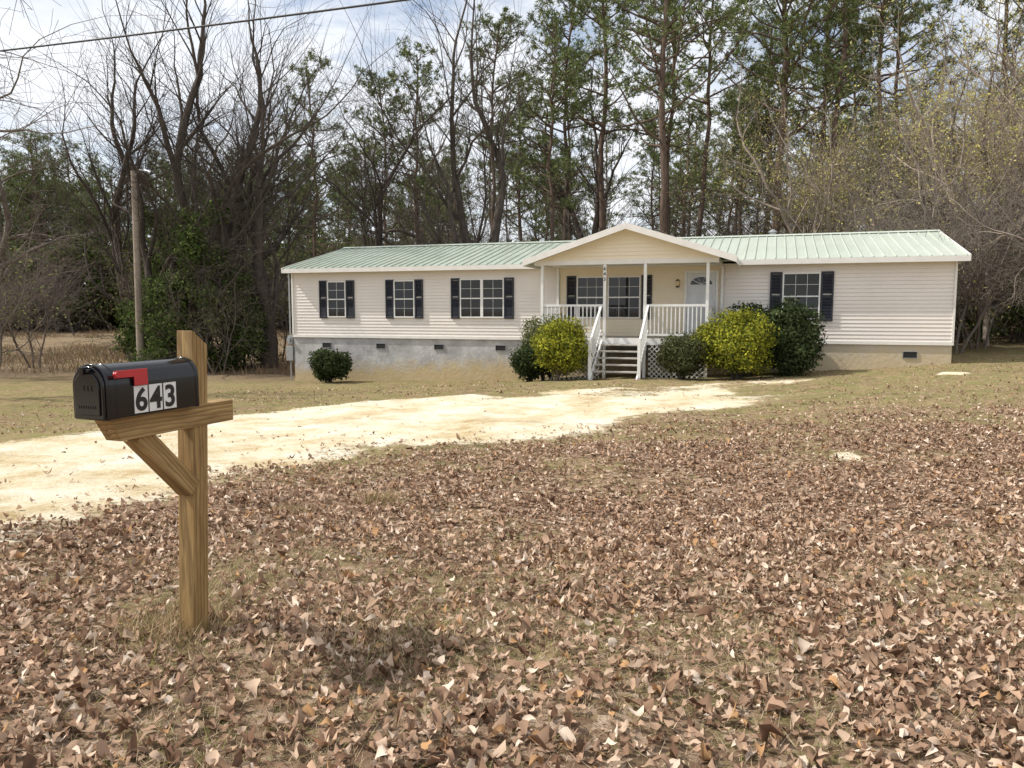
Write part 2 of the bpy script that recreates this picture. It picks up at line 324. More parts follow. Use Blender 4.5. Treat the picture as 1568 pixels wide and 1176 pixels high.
# ---------------------------------------------------------------- tree builders
class TB:
    def __init__(s): s.v=[];s.f=[];s.ends=[]
    def tube(s,pts,rad,k):
        b=len(s.v); n=len(pts)
        d=(pts[-1]-pts[0]); d=d.normalized() if d.length>1e-6 else Vector((0,0,1))
        a=Vector((1,0,0)) if abs(d.x)<.7 else Vector((0,1,0)); u=d.cross(a).normalized(); w=d.cross(u)
        cs=[(math.cos(6.2832*i/k),math.sin(6.2832*i/k)) for i in range(k)]
        for p,r in zip(pts,rad):
            for c_,s_ in cs: s.v.append((p.x+(u.x*c_+w.x*s_)*r,p.y+(u.y*c_+w.y*s_)*r,p.z+(u.z*c_+w.z*s_)*r))
        for i in range(n-1):
            for j in range(k):
                j2=(j+1)%k; s.f.append((b+i*k+j,b+i*k+j2,b+(i+1)*k+j2,b+(i+1)*k+j))
def rv(r): return Vector((r.gauss(0,1),r.gauss(0,1),r.gauss(0,1)))
def dev(d,ang,r):
    q=rv(r); q=(q-d*q.dot(d)).normalized(); return (d*math.cos(ang)+q*math.sin(ang)).normalized()
def grow(tb,p,d,L,r,lvl,mx,g,kids,up,wob,ang):
    n=6 if lvl<2 else 4 if lvl<4 else 3 if lvl<5 else 2
    if lvl==mx: n=2
    pts=[p];rad=[r];dirs=[d]
    end=.72 if lvl<3 else .5
    for i in range(n):
        d=(d+rv(g)*wob*(1 if lvl<1 else 1.5)+Vector((0,0,up*(1 if lvl<4 else .4)))).normalized(); p=p+d*(L/n); pts.append(p); dirs.append(d)
        rad.append(max(.005,r*(1-((1-end) if lvl<mx else .7)*(i+1)/n)))
    tb.tube(pts,rad,8 if lvl==0 else 6 if lvl<2 else 4 if lvl<4 else 3)
    if lvl>=mx: tb.ends.append(p); return
    for j in range(kids[lvl]):
        t=g.uniform(.45 if lvl==0 else .15,1)*n; i=min(int(t),n-1); q=pts[i].lerp(pts[i+1],t-i); rr=rad[i]
        grow(tb,q,dev(dirs[i],R(g.uniform(*ang)),g),L*g.uniform(.5,.88)*(1.12-.3*t/n),rr*(g.uniform(.42,.72) if lvl<2 else g.uniform(.34,.58)),lvl+1,mx,g,kids,up,wob,ang)
    grow(tb,p,dev(d,R(g.uniform(6,26)),g),L*g.uniform(.78,.92),rad[-1]*.97,lvl+1,mx,g,kids,up,wob,ang)
def tris_leaves(pts,n,spread,size,cols,g=nr):
    pts=np.asarray(pts); i=g.randint(len(pts),size=n); c=pts[i]+g.normal(0,spread,(n,3))
    a=g.normal(0,1,(n,3)); a/=np.linalg.norm(a,axis=1)[:,None]; b=np.cross(a,g.normal(0,1,(n,3))); b/=np.linalg.norm(b,axis=1)[:,None]
    s=g.uniform(.6,1.3,(n,1))*size
    V=np.stack([c-a*s,c+b*s*.5,c+a*s,c-b*s*.5],1).reshape(-1,3)
    cc=cols[g.randint(len(cols),size=n)]*g.uniform(.7,1.25,(n,1))
    return V,np.repeat(cc,4,0)
def combine(name,tb,bark,LV=None,LC=None,k=4,leafm=None):
    v=np.array(tb.v); f=np.array(tb.f); nv=len(v); c=np.full((nv,3),.2); groups=[(f,0)]
    if LV is not None:
        v=np.concatenate([v,LV]); c=np.concatenate([c,LC]); groups.append((nv+np.arange(len(LV)).reshape(-1,k),1))
    return mesh_np(name,v,groups,[bark,leafm or M_leaf],c)
def bare(name,seed,L0=4,r0=.3,stems=1,kids=(2,3,3,3,3,2),up=.05,wob=.10,ang=(22,62),bark=M_barkg,leaf=0,cols=None,mx=6,lean=.12,zoff=-.3):
    g=random.Random(seed); tb=TB()
    for s in range(stems):
        a=g.uniform(0,6.28)+s*2.2; d=Vector((math.cos(a)*lean,math.sin(a)*lean,1)).normalized()
        grow(tb,Vector((math.cos(a)*.15*(stems>1),math.sin(a)*.15*(stems>1),zoff)),d,L0*g.uniform(.85,1.1),r0*g.uniform(.75,1),0,mx,g,kids,up,wob,ang)
    zz=max(v[2] for v in tb.v); print(name,'h',round(zz,1),'f',len(tb.f))
    if leaf:
        LV,LC=tris_leaves([tuple(e) for e in tb.ends],leaf,.18,.055,cols); return combine(name,tb,bark,LV,LC)
    return combine(name,tb,bark)
def pine(name,seed,H=24,r0=.24,crown=.5,nb=46,blen=3.2,cols=None,tn=9,dead=14):
    g=random.Random(seed); tb=TB(); n=14; pts=[];rad=[]; off=Vector((0,0,0))
    for i in range(n+1):
        t=i/n; pts.append(Vector((off.x,off.y,H*t-.3))); rad.append(r0*(1-.8*t)+.01); off=off+Vector((g.gauss(0,.12),g.gauss(0,.12),0))
    tb.tube(pts,rad,7)
    def at(t): 
        i=min(int(t*n),n-1); return pts[i].lerp(pts[i+1],t*n-i)
    tc=[];td=[]
    for b in range(nb):
        t=crown+(1-crown)*g.random()**.8; rel=(t-crown)/(1-crown)
        L=blen*(1-rel*.8)**.6*g.uniform(.35,1.25)+.5
        a=g.uniform(0,6.28); el=g.uniform(-.1,.5)+rel*.7; d=Vector((math.cos(a),math.sin(a),el)).normalized()
        p=at(min(t,.995)); bp=[p];m=6
        for i in range(m): d=(d+rv(g)*.17+Vector((0,0,.06))).normalized(); p=p+d*L/m; bp.append(p)
        tb.tube(bp,[.055*(1-.8*i/m)*(.45+L/5) for i in range(m+1)],4)
        ns=int(2+L*2.4)
        for s in range(ns):
            u=g.uniform(.42,1)*m; i=min(int(u),m-1); q=bp[i].lerp(bp[i+1],u-i); sd=dev(d,R(g.uniform(25,80)),g); sd.z=abs(sd.z)*.6+.12; sl=g.uniform(.3,1.0)*(.5+L/6)
            e=q+sd*sl; tb.tube([q,e],[.014,.006],3)
            for k in range(4): w=1-.13*k; tc.append(tuple(q+sd*sl*w+rv(g)*.10)); td.append(tuple(sd))
        for k in range(3): tc.append(tuple(p+rv(g)*.1)); td.append(tuple(d))
    for b in range(dead):
        t=g.uniform(.2,crown+.1); a=g.uniform(0,6.28); d=Vector((math.cos(a),math.sin(a),g.uniform(-.2,.4))).normalized(); p=at(t); L=g.uniform(.5,2.8)
        q1=p+d*L*.5+rv(g)*.1; tb.tube([p,q1,p+d*L+rv(g)*.3],[.03,.02,.008],3)
        for k in range(3): tb.tube([q1,q1+dev(d,R(50),g)*L*.35],[.012,.006],3)
    tc=np.array(tc);td=np.array(td); m=len(tc); c=np.repeat(tc,tn,0); dd=np.repeat(td,tn,0)*.5+nr.normal(0,.62,(m*tn,3))+np.array([0,0,.15]); dd/=np.linalg.norm(dd,axis=1)[:,None]
    ln=nr.uniform(.17,.34,(m*tn,1)); s=np.cross(dd,nr.normal(0,1,(m*tn,3))); s/=np.linalg.norm(s,axis=1)[:,None]
    LV=np.stack([c-s*.026+dd*.02,c+s*.026+dd*.02,c+dd*ln],1).reshape(-1,3)
    cc=np.repeat(cols[nr.randint(len(cols),size=m)]*nr.uniform(.7,1.25,(m,1)),tn,0)*nr.uniform(.8,1.2,(m*tn,1))
    print(name,m*tn); return combine(name,tb,M_barkp,LV,np.repeat(cc,3,0),3,M_needle)
PG=np.array([(.16,.205,.08),(.20,.24,.095),(.125,.16,.065),(.27,.29,.13)])
YG=np.array([(.58,.52,.18),(.47,.45,.15),(.60,.52,.24)])
BR=np.array([(.42,.32,.21),(.36,.27,.18),(.32,.31,.15)])
OL=np.array([(.20,.22,.08),(.26,.27,.11),(.15,.17,.06)])
pines=[pine('pine_a',1,25,.24,.5,54,4.4,PG,8),pine('pine_b',2,23,.2,.58,42,3.9,PG,8),pine('pine_c',3,26,.28,.42,66,5.4,PG,8),pine('pine_d',4,19,.16,.42,44,3.0,PG,8)]
bares=[bare('bare_a',5,4.2,.34,1),bare('bare_b',26,4.4,.30,3,kids=(2,3,3,3,3,1),lean=.17,bark=M_bark),bare('bare_c',8,4.2,.24,1,up=.08,ang=(18,50),wob=.08,bark=M_bark),
       bare('bare_d',9,4.4,.30,1,up=.0,ang=(30,72),wob=.13)]
tall_b=bare('bare_tall',31,5.0,.36,2,kids=(1,2,3,3,3,1),up=.10,ang=(18,48),wob=.07,bark=M_bark,lean=.10)
spring=[bare('spring_a',12,3.8,.2,1,leaf=7000,cols=YG,bark=M_barkl,mx=5,kids=(2,3,4,4,3)),bare('spring_b',13,4.,.17,2,leaf=6000,cols=YG,up=.08,bark=M_barkl,mx=5,kids=(2,3,3,4,3)),bare('spring_c',14,3.2,.14,2,leaf=5000,cols=OL,up=.06,bark=M_barkg,mx=5,kids=(2,3,3,3,3))]
droop=bare('bare_droop',19,4.2,.2,1,up=-.02,ang=(30,75),wob=.14,bark=M_barkl)
sapl=[bare('sapling_a',15,1.9,.05,3,kids=(3,4,4,3),mx=4,leaf=1100,cols=BR,lean=.35,bark=M_barkg),bare('sapling_b',16,2.3,.06,2,kids=(3,4,4,3),mx=4,leaf=800,cols=OL,lean=.3,bark=M_barkg),bare('sapling_c',17,2.6,.05,3,kids=(3,4,4,3),mx=4,lean=.3,bark=M_barkg)]
def cloud(name,lumps,n,size,cols,stems=6,stemh=1,core=True,bark=M_bark,seed=1,shell=.35,fl=1.0,cn=2.2):
    g=random.Random(seed); tb=TB()
    for s in range(stems):
        l=lumps[g.randrange(len(lumps))]; e=Vector(l[0]); tb.tube([Vector((g.gauss(0,.12*stemh),g.gauss(0,.12*stemh),-.1)),e*.5+rv(g)*.05,e],[.03*stemh,.022*stemh,.01],4)
    w=np.array([l[1]**2 for l in lumps]); w/=w.sum(); i=nr.choice(len(lumps),n,p=w)
    cen=np.array([l[0] for l in lumps])[i]; rad=np.array([l[1] for l in lumps])[i]
    d=nr.normal(0,1,(n,3)); d/=np.linalg.norm(d,axis=1)[:,None]
    bump=1+.13*np.sin(d[:,0]*7+i)*np.sin(d[:,1]*6+2*i)+.1*np.sin(d[:,2]*9+i*3)+nr.normal(0,.08,n)
    rr=rad*bump*(1-shell*nr.rand(n)**2)
    c=cen+d*rr[:,None]; c[:,2]*=fl; k=c[:,2]>.02; c=c[k]; d=d[k]; n=len(c)
    nn=d+nr.normal(0,.6,(n,3)); nn/=np.linalg.norm(nn,axis=1)[:,None]; a=np.cross(nn,nr.normal(0,1,(n,3))); a/=np.linalg.norm(a,axis=1)[:,None]; b=np.cross(nn,a)
    s=nr.uniform(.6,1.3,(n,1))*size
    LV=np.stack([c-a*s,c+b*s*.5,c+a*s,c-b*s*.5],1).reshape(-1,3)
    cl=np.array([mnoise.noise(Vector(q)*cn) for q in c]); cc=cols[nr.randint(len(cols),size=n)]*(nr.uniform(.7,1.25,n)*(1+.5*cl))[:,None]
    return combine(name,tb,bark,LV,np.repeat(cc,4,0))

# ---------------------------------------------------------------- bushes near the house
YB=np.array([(.34,.34,.045),(.42,.41,.05),(.27,.28,.035),(.15,.175,.03),(.10,.12,.03)]); DG=np.array([(.045,.065,.025),(.065,.09,.035),(.03,.045,.02),(.10,.12,.055)]); MG=np.array([(.15,.165,.07),(.19,.20,.09),(.11,.13,.055)])
def lump(r,w,h,nl,seed):
    g=random.Random(seed); L=[((0,0,h*.5),min(w,h)*.42)]
    for i in range(nl):
        a=g.uniform(0,6.28); q=g.uniform(.2,1)*w*.33; L.append(((math.cos(a)*q,math.sin(a)*q,g.uniform(.26,.76)*h),g.uniform(.18,.29)*min(w,h)*r))
    return L
def bush(name,x,Y,w,h,cols,n,size,seed,**k):
    me=cloud(name,lump(1,w,h,18,seed),n,size,cols,seed=seed,**k); return obj(name,me,None,(x,Y,zp(x,Y)-.03),0)
bush('yellow_shrub',1.43,22.9,1.85,1.98,YB,16000,.045,1)
bush('yellow_shrub',6.3,21.9,2.2,2.1,YB,19000,.045,2)
bush('boxwood_shrub',.6,24.0,1.3,1.25,DG,9000,.045,3)
bush('boxwood_shrub',4.8,21.9,1.8,1.35,MG*.6,12000,.04,4)
bush('holly_shrub',8.1,22.6,2.3,2.2,DG,16000,.055,5)
bush('holly_shrub',7.2,23.4,1.8,2.5,DG*1.3,10000,.055,7)
bush('holly_shrub',1.2,24.4,2.1,2.25,MG,12000,.05,8)
bush('boxwood_shrub',-6.6,27.8,1.9,1.3,DG,11000,.05,6)

# ---------------------------------------------------------------- house
H=empty('manufactured_house',(-8.42,29.77,0),R(-18.6))
LEN=22.5; DEP=8.5; ZB=.64; ZE=3.05
boxes('skirting',[(0,LEN,.03,.2,-1.5,ZB),(0,.2,.2,DEP,-1.5,ZB),(LEN-.2,LEN,.2,DEP,-1.5,ZB),(.2,LEN-.2,DEP-.2,DEP,-1.5,ZB)],M_skirt,H)
boxes('wall_core',[(.02,LEN-.02,.02,DEP-.02,ZB,ZE+.02)],M_siding,H)
def siding(name,x0,x1,y,z0,z1,mat,par,step=.115,fn=None):
    v=[];f=[];z=z0
    while z<z1-1e-4:
        zz=min(z+step,z1); a,b=(x0,x1) if fn is None else fn(z); a2,b2=(x0,x1) if fn is None else fn(zz)
        k=len(v); v+=[(a,y-.024,z),(b,y-.024,z),(b2,y-.004,zz),(a2,y-.004,zz),(a,y,z),(b,y,z)]; f+=[(k,k+1,k+2,k+3),(k+4,k+5,k+1,k)]; z=zz
    me=bpy.data.meshes.new(name); me.from_pydata(v,[],f); me.materials.append(mat); me.update(); return obj(name,me,par)
siding('siding_front',0,LEN,.02,ZB,ZE,M_siding,H)
def side_wall(name,x,sg):
    v=[];f=[];z=ZB
    while z<4.15:
        zz=z+.115
        def ext(q): return (0,DEP) if q<ZE else (DEP/2*(q-ZE)/1.15,DEP-DEP/2*(q-ZE)/1.15)
        a,b=ext(z);c_,d_=ext(min(zz,4.17)); k=len(v); v+=[(x+sg*.022,a,z),(x+sg*.022,b,z),(x+sg*.004,d_,zz),(x+sg*.004,c_,zz)]; f.append((k,k+1,k+2,k+3)); z=zz
    me=bpy.data.meshes.new(name); me.from_pydata(v,[],f); me.materials.append(M_siding); me.update(); obj(name,me,H)
side_wall('siding_end_a',0,-1); side_wall('siding_end_b',LEN,1)
boxes('base_trim',[(-.03,10.4,-.03,.015,ZB-.07,ZB+.03),(15.75,LEN+.03,-.03,.015,ZB-.07,ZB+.03),(-.03,.03,-.035,.05,ZB+.03,ZE),(LEN-.03,LEN+.03,-.035,.05,ZB+.03,ZE)],M_trim,H)
ey=-.32; ez=3.17; ry=DEP/2; rz=4.27; sl=(rz-ez)/(ry-ey)
x0,x1=-.2,LEN+.25
hx=[[(x0,ey,ez-.05),(x1,ey,ez-.05),(x1,ry,rz-.05),(x0,ry,rz-.05),(x0,ey,ez),(x1,ey,ez),(x1,ry,rz),(x0,ry,rz)],
    [(x0,ry,rz-.052),(x1,ry,rz-.052),(x1,2*ry-ey,ez-.05),(x0,2*ry-ey,ez-.05),(x0,ry,rz-.002),(x1,ry,rz-.002),(x1,2*ry-ey,ez),(x0,2*ry-ey,ez)]]
x=x0+.02
while x<x1-.02:
    w=.018; hx.append([(x-w,ey-.01,ez+.001),(x+w,ey-.01,ez+.001),(x+w,ry,rz+.001),(x-w,ry,rz+.001),(x-w*.6,ey-.01,ez+.03),(x+w*.6,ey-.01,ez+.03),(x+w*.6,ry,rz+.03),(x-w*.6,ry,rz+.03)]); x+=.305
hexas('metal_roof',hx,M_roof,H)
hexas('ridge_cap',[[(x0-.02,ry-.18,rz-.01),(x1+.02,ry-.18,rz-.01),(x1+.02,ry+.18,rz-.01),(x0-.02,ry+.18,rz-.01),(x0-.02,ry-.02,rz+.055),(x1+.02,ry-.02,rz+.055),(x1+.02,ry+.02,rz+.055),(x0-.02,ry+.02,rz+.055)]],M_roof,H)
boxes('fascia',[(x0,10.2,ey-.025,ey,ez-.17,ez-.02),(16.4,x1,ey-.025,ey,ez-.17,ez-.02),(x0,x1,ey,.02,ez-.16,ez-.125)],M_trim,H)
hexas('rake_trim',[[(a,ey-.03,ez-.17),(b,ey-.03,ez-.17),(b,ry,rz-.17),(a,ry,rz-.17),(a,ey-.03,ez+.02),(b,ey-.03,ez+.02),(b,ry,rz+.02),(a,ry,rz+.02)] for a,b in ((x0-.04,x0-.001),(x1+.001,x1+.04))],M_trim,H)
# windows
frames=[];glassb=[];shut=[];lou=[]
def window(a,b,z0,z1,double=False,sh=None,cols_=2,rows=4):
    y=-.03
    frames.extend([(a,a+.04,y-.03,y+.045,z0,z1),(b-.04,b,y-.03,y+.045,z0,z1),(a+.04,b-.04,y-.03,y+.045,z1-.04,z1),(a+.04,b-.04,y-.035,y+.045,z0,z0+.045)])
    glassb.append((a+.035,b-.035,y+.005,y+.044,z0+.035,z1-.035))
    segs=[(a+.04,b-.04)]
    if double:
        m=(a+b)/2; frames.append((m-.05,m+.05,y-.028,y+.03,z0+.045,z1-.04)); segs=[(a+.04,m-.05),(m+.05,b-.04)]
    zm=(z0+z1)/2
    for p,q in segs:
        frames.append((p,q,y-.02,y+.02,zm-.02,zm+.02))
        for i in range(1,cols_): xx=p+(q-p)*i/cols_; frames.append((xx-.005,xx+.005,y-.003,y+.02,z0+.045,zm-.02)); frames.append((xx-.005,xx+.005,y-.003,y+.02,zm+.02,z1-.04))
        for i in (1,3): zz=z0+(z1-z0)*i/4; frames.append((p,q,y-.001,y+.019,zz-.005,zz+.005))
    if sh:
        for p,q in sh:
            shut.extend([(p,p+.05,-.06,0,z0-.03,z1+.03),(q-.05,q,-.06,0,z0-.03,z1+.03),(p+.05,q-.05,-.06,0,z1-.04,z1+.03),(p+.05,q-.05,-.06,0,z0-.03,z0+.04),(p+.05,q-.05,-.058,0,zm-.04,zm+.04)])
            for l in np.arange(z0+.05,z1-.06,.045):
                if abs(l-zm)>.05: lou.append([(p+.05,-.052,l),(q-.05,-.052,l),(q-.05,-.01,l+.005),(p+.05,-.01,l+.005),(p+.05,-.048,l+.012),(q-.05,-.048,l+.012),(q-.05,-.01,l+.042),(p+.05,-.01,l+.042)])
window(1.55,2.34,1.33,2.68,sh=[(1.2,1.54),(2.35,2.69)])
window(4.34,5.17,1.33,2.68,sh=[(4.0,4.33),(5.18,5.5)])
window(6.95,8.6,1.33,2.70,True,sh=[(6.6,6.94),(8.61,8.96)])
window(11.2,12.22,1.33,2.72,sh=[(10.85,11.18)],cols_=3)
window(12.26,13.35,1.33,2.72,sh=[(13.38,13.72)],cols_=3)
window(17.75,18.84,1.3,2.75,sh=[(17.38,17.73),(18.86,19.22)],cols_=3)
boxes('window_frames',frames,M_white,H); boxes('window_glass',glassb,M_glass,H); boxes('shutters',shut,M_navy,H,.006); hexas('shutter_louvres',lou,M_navy,H)
vv=[];vd=[]
for s in (1.45,3.75,6.1,8.46,21.4):
    vv+= [(s-.2,s+.2,.0,.035,.17,.185),(s-.2,s+.2,.0,.035,.365,.38),(s-.2,s-.185,.0,.035,.185,.365),(s+.185,s+.2,.0,.035,.185,.365)]; vd.append((s-.185,s+.185,.012,.03,.185,.365))
boxes('vent_frames',vv,M_grey,H); boxes('vent_screens',vd,M_dark,H)
boxes('door_frame',[(14.76,14.84,-.05,.02,.76,2.86),(15.74,15.82,-.05,.02,.76,2.86),(14.84,15.74,-.05,.02,2.79,2.86)],M_white,H)
M_door=pmat('door_paint',(.66,.68,.70),None,3,.45)
boxes('front_door',[(14.845,15.735,-.03,.02,.77,2.785),(14.93,15.25,-.042,-.028,.9,1.5),(15.33,15.65,-.042,-.028,.9,1.5),(14.93,15.25,-.042,-.028,1.62,2.3),(15.33,15.65,-.042,-.028,1.62,2.3)],M_door,H,.006)
v=[(15.29,-.045,2.42)]+[(15.29+.34*math.cos(t),-.045,2.42+.24*math.sin(t)) for t in np.linspace(0,math.pi,13)]
me=bpy.data.meshes.new('fan'); me.from_pydata(v,[],[(0,i+1,i) for i in range(1,13)][::1]); me.materials.append(M_glass); obj('door_fanlight',me,H)
hexas('fanlight_bars',[beam((15.29,-.05,2.43),(15.29+.33*math.cos(t),-.05,2.43+.23*math.sin(t)),.012,.015) for t in (.6,1.2,1.9,2.5)],M_white,H)
def cyl(name,p,r,h,mat,par,k=16,r2=None,rotx=0):
    v=[];f=[]; r2=r if r2 is None else r2
    for z,q in ((0,r),(h,r2)):
        for i in range(k): v.append((q*math.cos(6.2832*i/k),q*math.sin(6.2832*i/k),z))
    f=[(i,(i+1)%k,k+(i+1)%k,k+i) for i in range(k)]+[tuple(range(k-1,-1,-1)),tuple(range(k,2*k))]
    me=bpy.data.meshes.new(name); me.from_pydata(v,[],f); me.materials.append(mat); me.update(); o=obj(name,me,par,p); o.rotation_euler=(rotx,0,0); return o
boxes('porch_light_plate',[(14.49,14.61,-.03,0,2.36,2.56)],M_brass,H)
mL=pmat('lamp_glass',(.75,.6,.35),None,4,.2); 
cyl('porch_light_shade',(14.55,-.1,2.38),.045,.16,mL,H,12,.06); cyl('porch_light_cap',(14.55,-.1,2.54),.075,.06,M_ink,H,12,.01); cyl('porch_light_base',(14.55,-.1,2.33),.05,.05,M_ink,H,12,.05)
cyl('door_knob',(15.66,-.09,1.62),.03,.05,M_brass,H,12,rotx=R(90))
# porch
DZ=.75; PX0,PX1,PY=10.5,15.7,-2.0
boxes('porch_deck',[(PX0,PX1,-2.0+i*.14,-2.0+i*.14+.13,DZ-.03,DZ) for i in range(14)],M_tread,H)
boxes('porch_rim',[(PX0-.02,PX1+.02,PY-.04,PY-.002,DZ-.2,DZ-.005),(PX0-.04,PX0-.002,PY,-.03,DZ-.2,DZ-.005),(PX1+.002,PX1+.04,PY,-.03,DZ-.2,DZ-.005)],M_white,H)
posts=[10.56,12.56,13.8,15.64]
pb=[(s-.045,s+.045,PY,PY+.09,DZ-1.5,3.0) for s in posts]+[(10.52,10.6,-.12,-.03,DZ,3.0),(15.9,15.98,-.12,-.03,DZ,3.0)]
boxes('porch_posts',pb,M_white,H,.006)
boxes('porch_beam',[(10.3,15.95,PY-.02,PY+.11,3.0,3.14),(10.3,10.42,PY+.112,.0,3.0,3.14),(15.83,15.95,PY+.112,.0,3.0,3.14)],M_trim,H)
boxes('porch_ceiling',[(10.43,15.82,PY+.112,0,3.05,3.09)],M_white,H)
rl=[]
def rail(a,b):
    rl.append((a,b,PY+.02,PY+.07,DZ+.96,DZ+1.03)); rl.append((a,b,PY+.025,PY+.065,DZ+.08,DZ+.14))
    n_=int(round((b-a)/.125)); 
    for i in range(1,n_): xx=a+(b-a)*i/n_; rl.append((xx-.017,xx+.017,PY+.028,PY+.062,DZ+.14,DZ+.96))
rail(10.61,12.51); rail(13.85,15.59)
for xc in (10.56,15.64):
    rl.append((xc-.025,xc+.025,PY+.1,-.13,DZ+.96,DZ+1.03)); rl.append((xc-.02,xc+.02,PY+.1,-.13,DZ+.08,DZ+.14))
    for yy in np.arange(PY+.2,-.15,.125): rl.append((xc-.017,xc+.017,yy,yy+.034,DZ+.14,DZ+.96))
boxes('porch_railing',rl,M_white,H)
NR=6; rise=.185; run=.27
boxes('stair_treads',[(12.52,13.84,PY-.07-run*i,PY-.05-run*i+.24,DZ-rise*i-.04,DZ-rise*i) for i in range(1,NR)],M_tread,H,.004)
hs=[]
for s in (12.5,13.86):
    hs.append(beam((s,PY-.05,DZ-.06),(s,PY-.05-run*NR,DZ-rise*NR+.0),.045,.26))
hexas('stair_stringers',hs,M_white,H)
hs=[]
yb=PY-.05-run*5.2; zb=DZ-rise*5.2
for s in (12.46,13.9):
    hs.append(beam((s,PY-.02,DZ+1.0),(s,yb,zb+.95),.06,.09)); hs.append(beam((s,PY-.02,DZ+.25),(s,yb,zb+.2),.04,.08))
    hs.append(bx(s-.045,s+.045,yb-.09,yb,zb-.35,zb+1.0)); 
    for i in range(1,10):
        t=i/10; yy=PY-.02+(yb-PY+.02)*t; z_=DZ+(zb-DZ)*t; hs.append(bx(s-.016,s+.016,yy-.017,yy+.017,z_+.2,z_+.93))
hexas('stair_railing',hs,M_white,H)
lt=[]
def lattice(a,b,zlo,zhi):
    st=.15; w=.017
    k=a-(zhi-zlo)
    while k<b:
        for sg,dy in ((1,0),(-1,.009)):
            if sg==1: p0=(max(k,a),zlo+max(k,a)-k); q0=(min(k+zhi-zlo,b),zlo+min(k+zhi-zlo,b)-k)
            else: p0=(max(k,a),zhi-(max(k,a)-k)); q0=(min(k+zhi-zlo,b),zhi-(min(k+zhi-zlo,b)-k))
            if q0[0]-p0[0]>.03:
                y_=PY-.03+dy; lt.append([(p0[0],y_,p0[1]-w),(q0[0],y_,q0[1]-w),(q0[0],y_+.007,q0[1]-w),(p0[0],y_+.007,p0[1]-w),(p0[0],y_,p0[1]+w),(q0[0],y_,q0[1]+w),(q0[0],y_+.007,q0[1]+w),(p0[0],y_+.007,p0[1]+w)])
        k+=st
lattice(10.6,12.42,-.6,.54); lattice(13.94,15.6,-.6,.54)
hexas('porch_lattice',lt,M_white,H)
# porch gable roof
cx=13.26; hw=3.18; ge=3.10; gp=4.14; fy=-2.4; bk=ry-.5
gs=(gp-ge)/hw
def slope(sg,z,t,col_):
    e=cx+sg*hw
    p=[(e,fy,ge+z-t),(cx,fy,gp+z-t),(cx,bk,gp+z-t),(e,-.25,ge+z-t),(e,fy,ge+z),(cx,fy,gp+z),(cx,bk,gp+z),(e,-.25,ge+z)]
    return p if sg<0 else [p[1],p[0],p[3],p[2],p[5],p[4],p[7],p[6]]
hexas('porch_roof',[slope(-1,.03,.07,0),slope(1,.028,.07,0)],M_roof,H)
hexas('gable_fascia',[[(cx+a*hw*1.01,fy-.03,ge-.13),(cx,fy-.03,gp-.13),(cx,fy-.002,gp-.13),(cx+a*hw*1.01,fy-.002,ge-.13),(cx+a*hw*1.01,fy-.03,ge+.06),(cx,fy-.03,gp+.06),(cx,fy-.002,gp+.06),(cx+a*hw*1.01,fy-.002,ge+.06)] if a<0 else
 [(cx,fy-.03,gp-.13),(cx+a*hw*1.01,fy-.03,ge-.13),(cx+a*hw*1.01,fy-.002,ge-.13),(cx,fy-.002,gp-.13),(cx,fy-.03,gp+.06),(cx+a*hw*1.01,fy-.03,ge+.06),(cx+a*hw*1.01,fy-.002,ge+.06),(cx,fy-.002,gp+.06)] for a in (-1,1)],M_trim,H)
boxes('porch_eave_fascia',[(cx-hw-.03,cx-hw-.003,fy,-.33,ge-.14,ge+.04),(cx+hw+.003,cx+hw+.03,fy,-.33,ge-.14,ge+.04)],M_trim,H)
hexas('gable_soffit',[[(cx-hw,fy,ge-.06),(cx,fy,gp-.06),(cx,PY,gp-.06),(cx-hw,PY,ge-.06),(cx-hw,fy,ge-.045),(cx,fy,gp-.045),(cx,PY,gp-.045),(cx-hw,PY,ge-.045)],
 [(cx,fy,gp-.06),(cx+hw,fy,ge-.06),(cx+hw,PY,ge-.06),(cx,PY,gp-.06),(cx,fy,gp-.045),(cx+hw,fy,ge-.045),(cx+hw,PY,ge-.045),(cx,PY,gp-.045)]],M_white,H)
siding('gable_siding',0,0,PY-.0,3.14,gp-.08,M_sidingy,H,fn=lambda z:(cx-max(0,(gp-.07-z)/gs),cx+max(0,(gp-.07-z)/gs)))
siding('porch_wall_siding',10.6,15.88,.012,DZ,3.05,M_sidingy,H)
cyl('roof_vent_pipe',(17.4,ry+.3,rz-.2),.12,.36,M_grey,H); cyl('roof_vent_cap',(17.4,ry+.3,rz+.16),.18,.1,M_grey,H,16,.05)
boxes('meter_box',[(-.36,-.06,.0,.2,-.35,.22),(-.3,-.08,.02,.18,.3,.62)],M_grey,H,.01)
cyl('service_conduit',(-.22,.1,-1.4),.03,4.5,M_grey,H,10); cyl('meter_glass',(-.2,-.001,.47),.08,.08,M_grey,H,16,rotx=R(90))
def text(s,size,mat,par,loc,name,rot_=(R(90),0,0)):
    c=bpy.data.curves.new(name,'FONT'); c.body=s; c.size=size; c.extrude=.0008; c.align_x='CENTER'; c.offset=.003*size/.12; c.materials.append(mat)
    o=bpy.data.objects.new(name,c); o.location=loc; o.rotation_euler=rot_; return link(o,par)
for i,ch in enumerate('643'): text(ch,.15,M_ink,H,(12.56,PY-.003,2.82-.16*i),'house_number_'+ch)

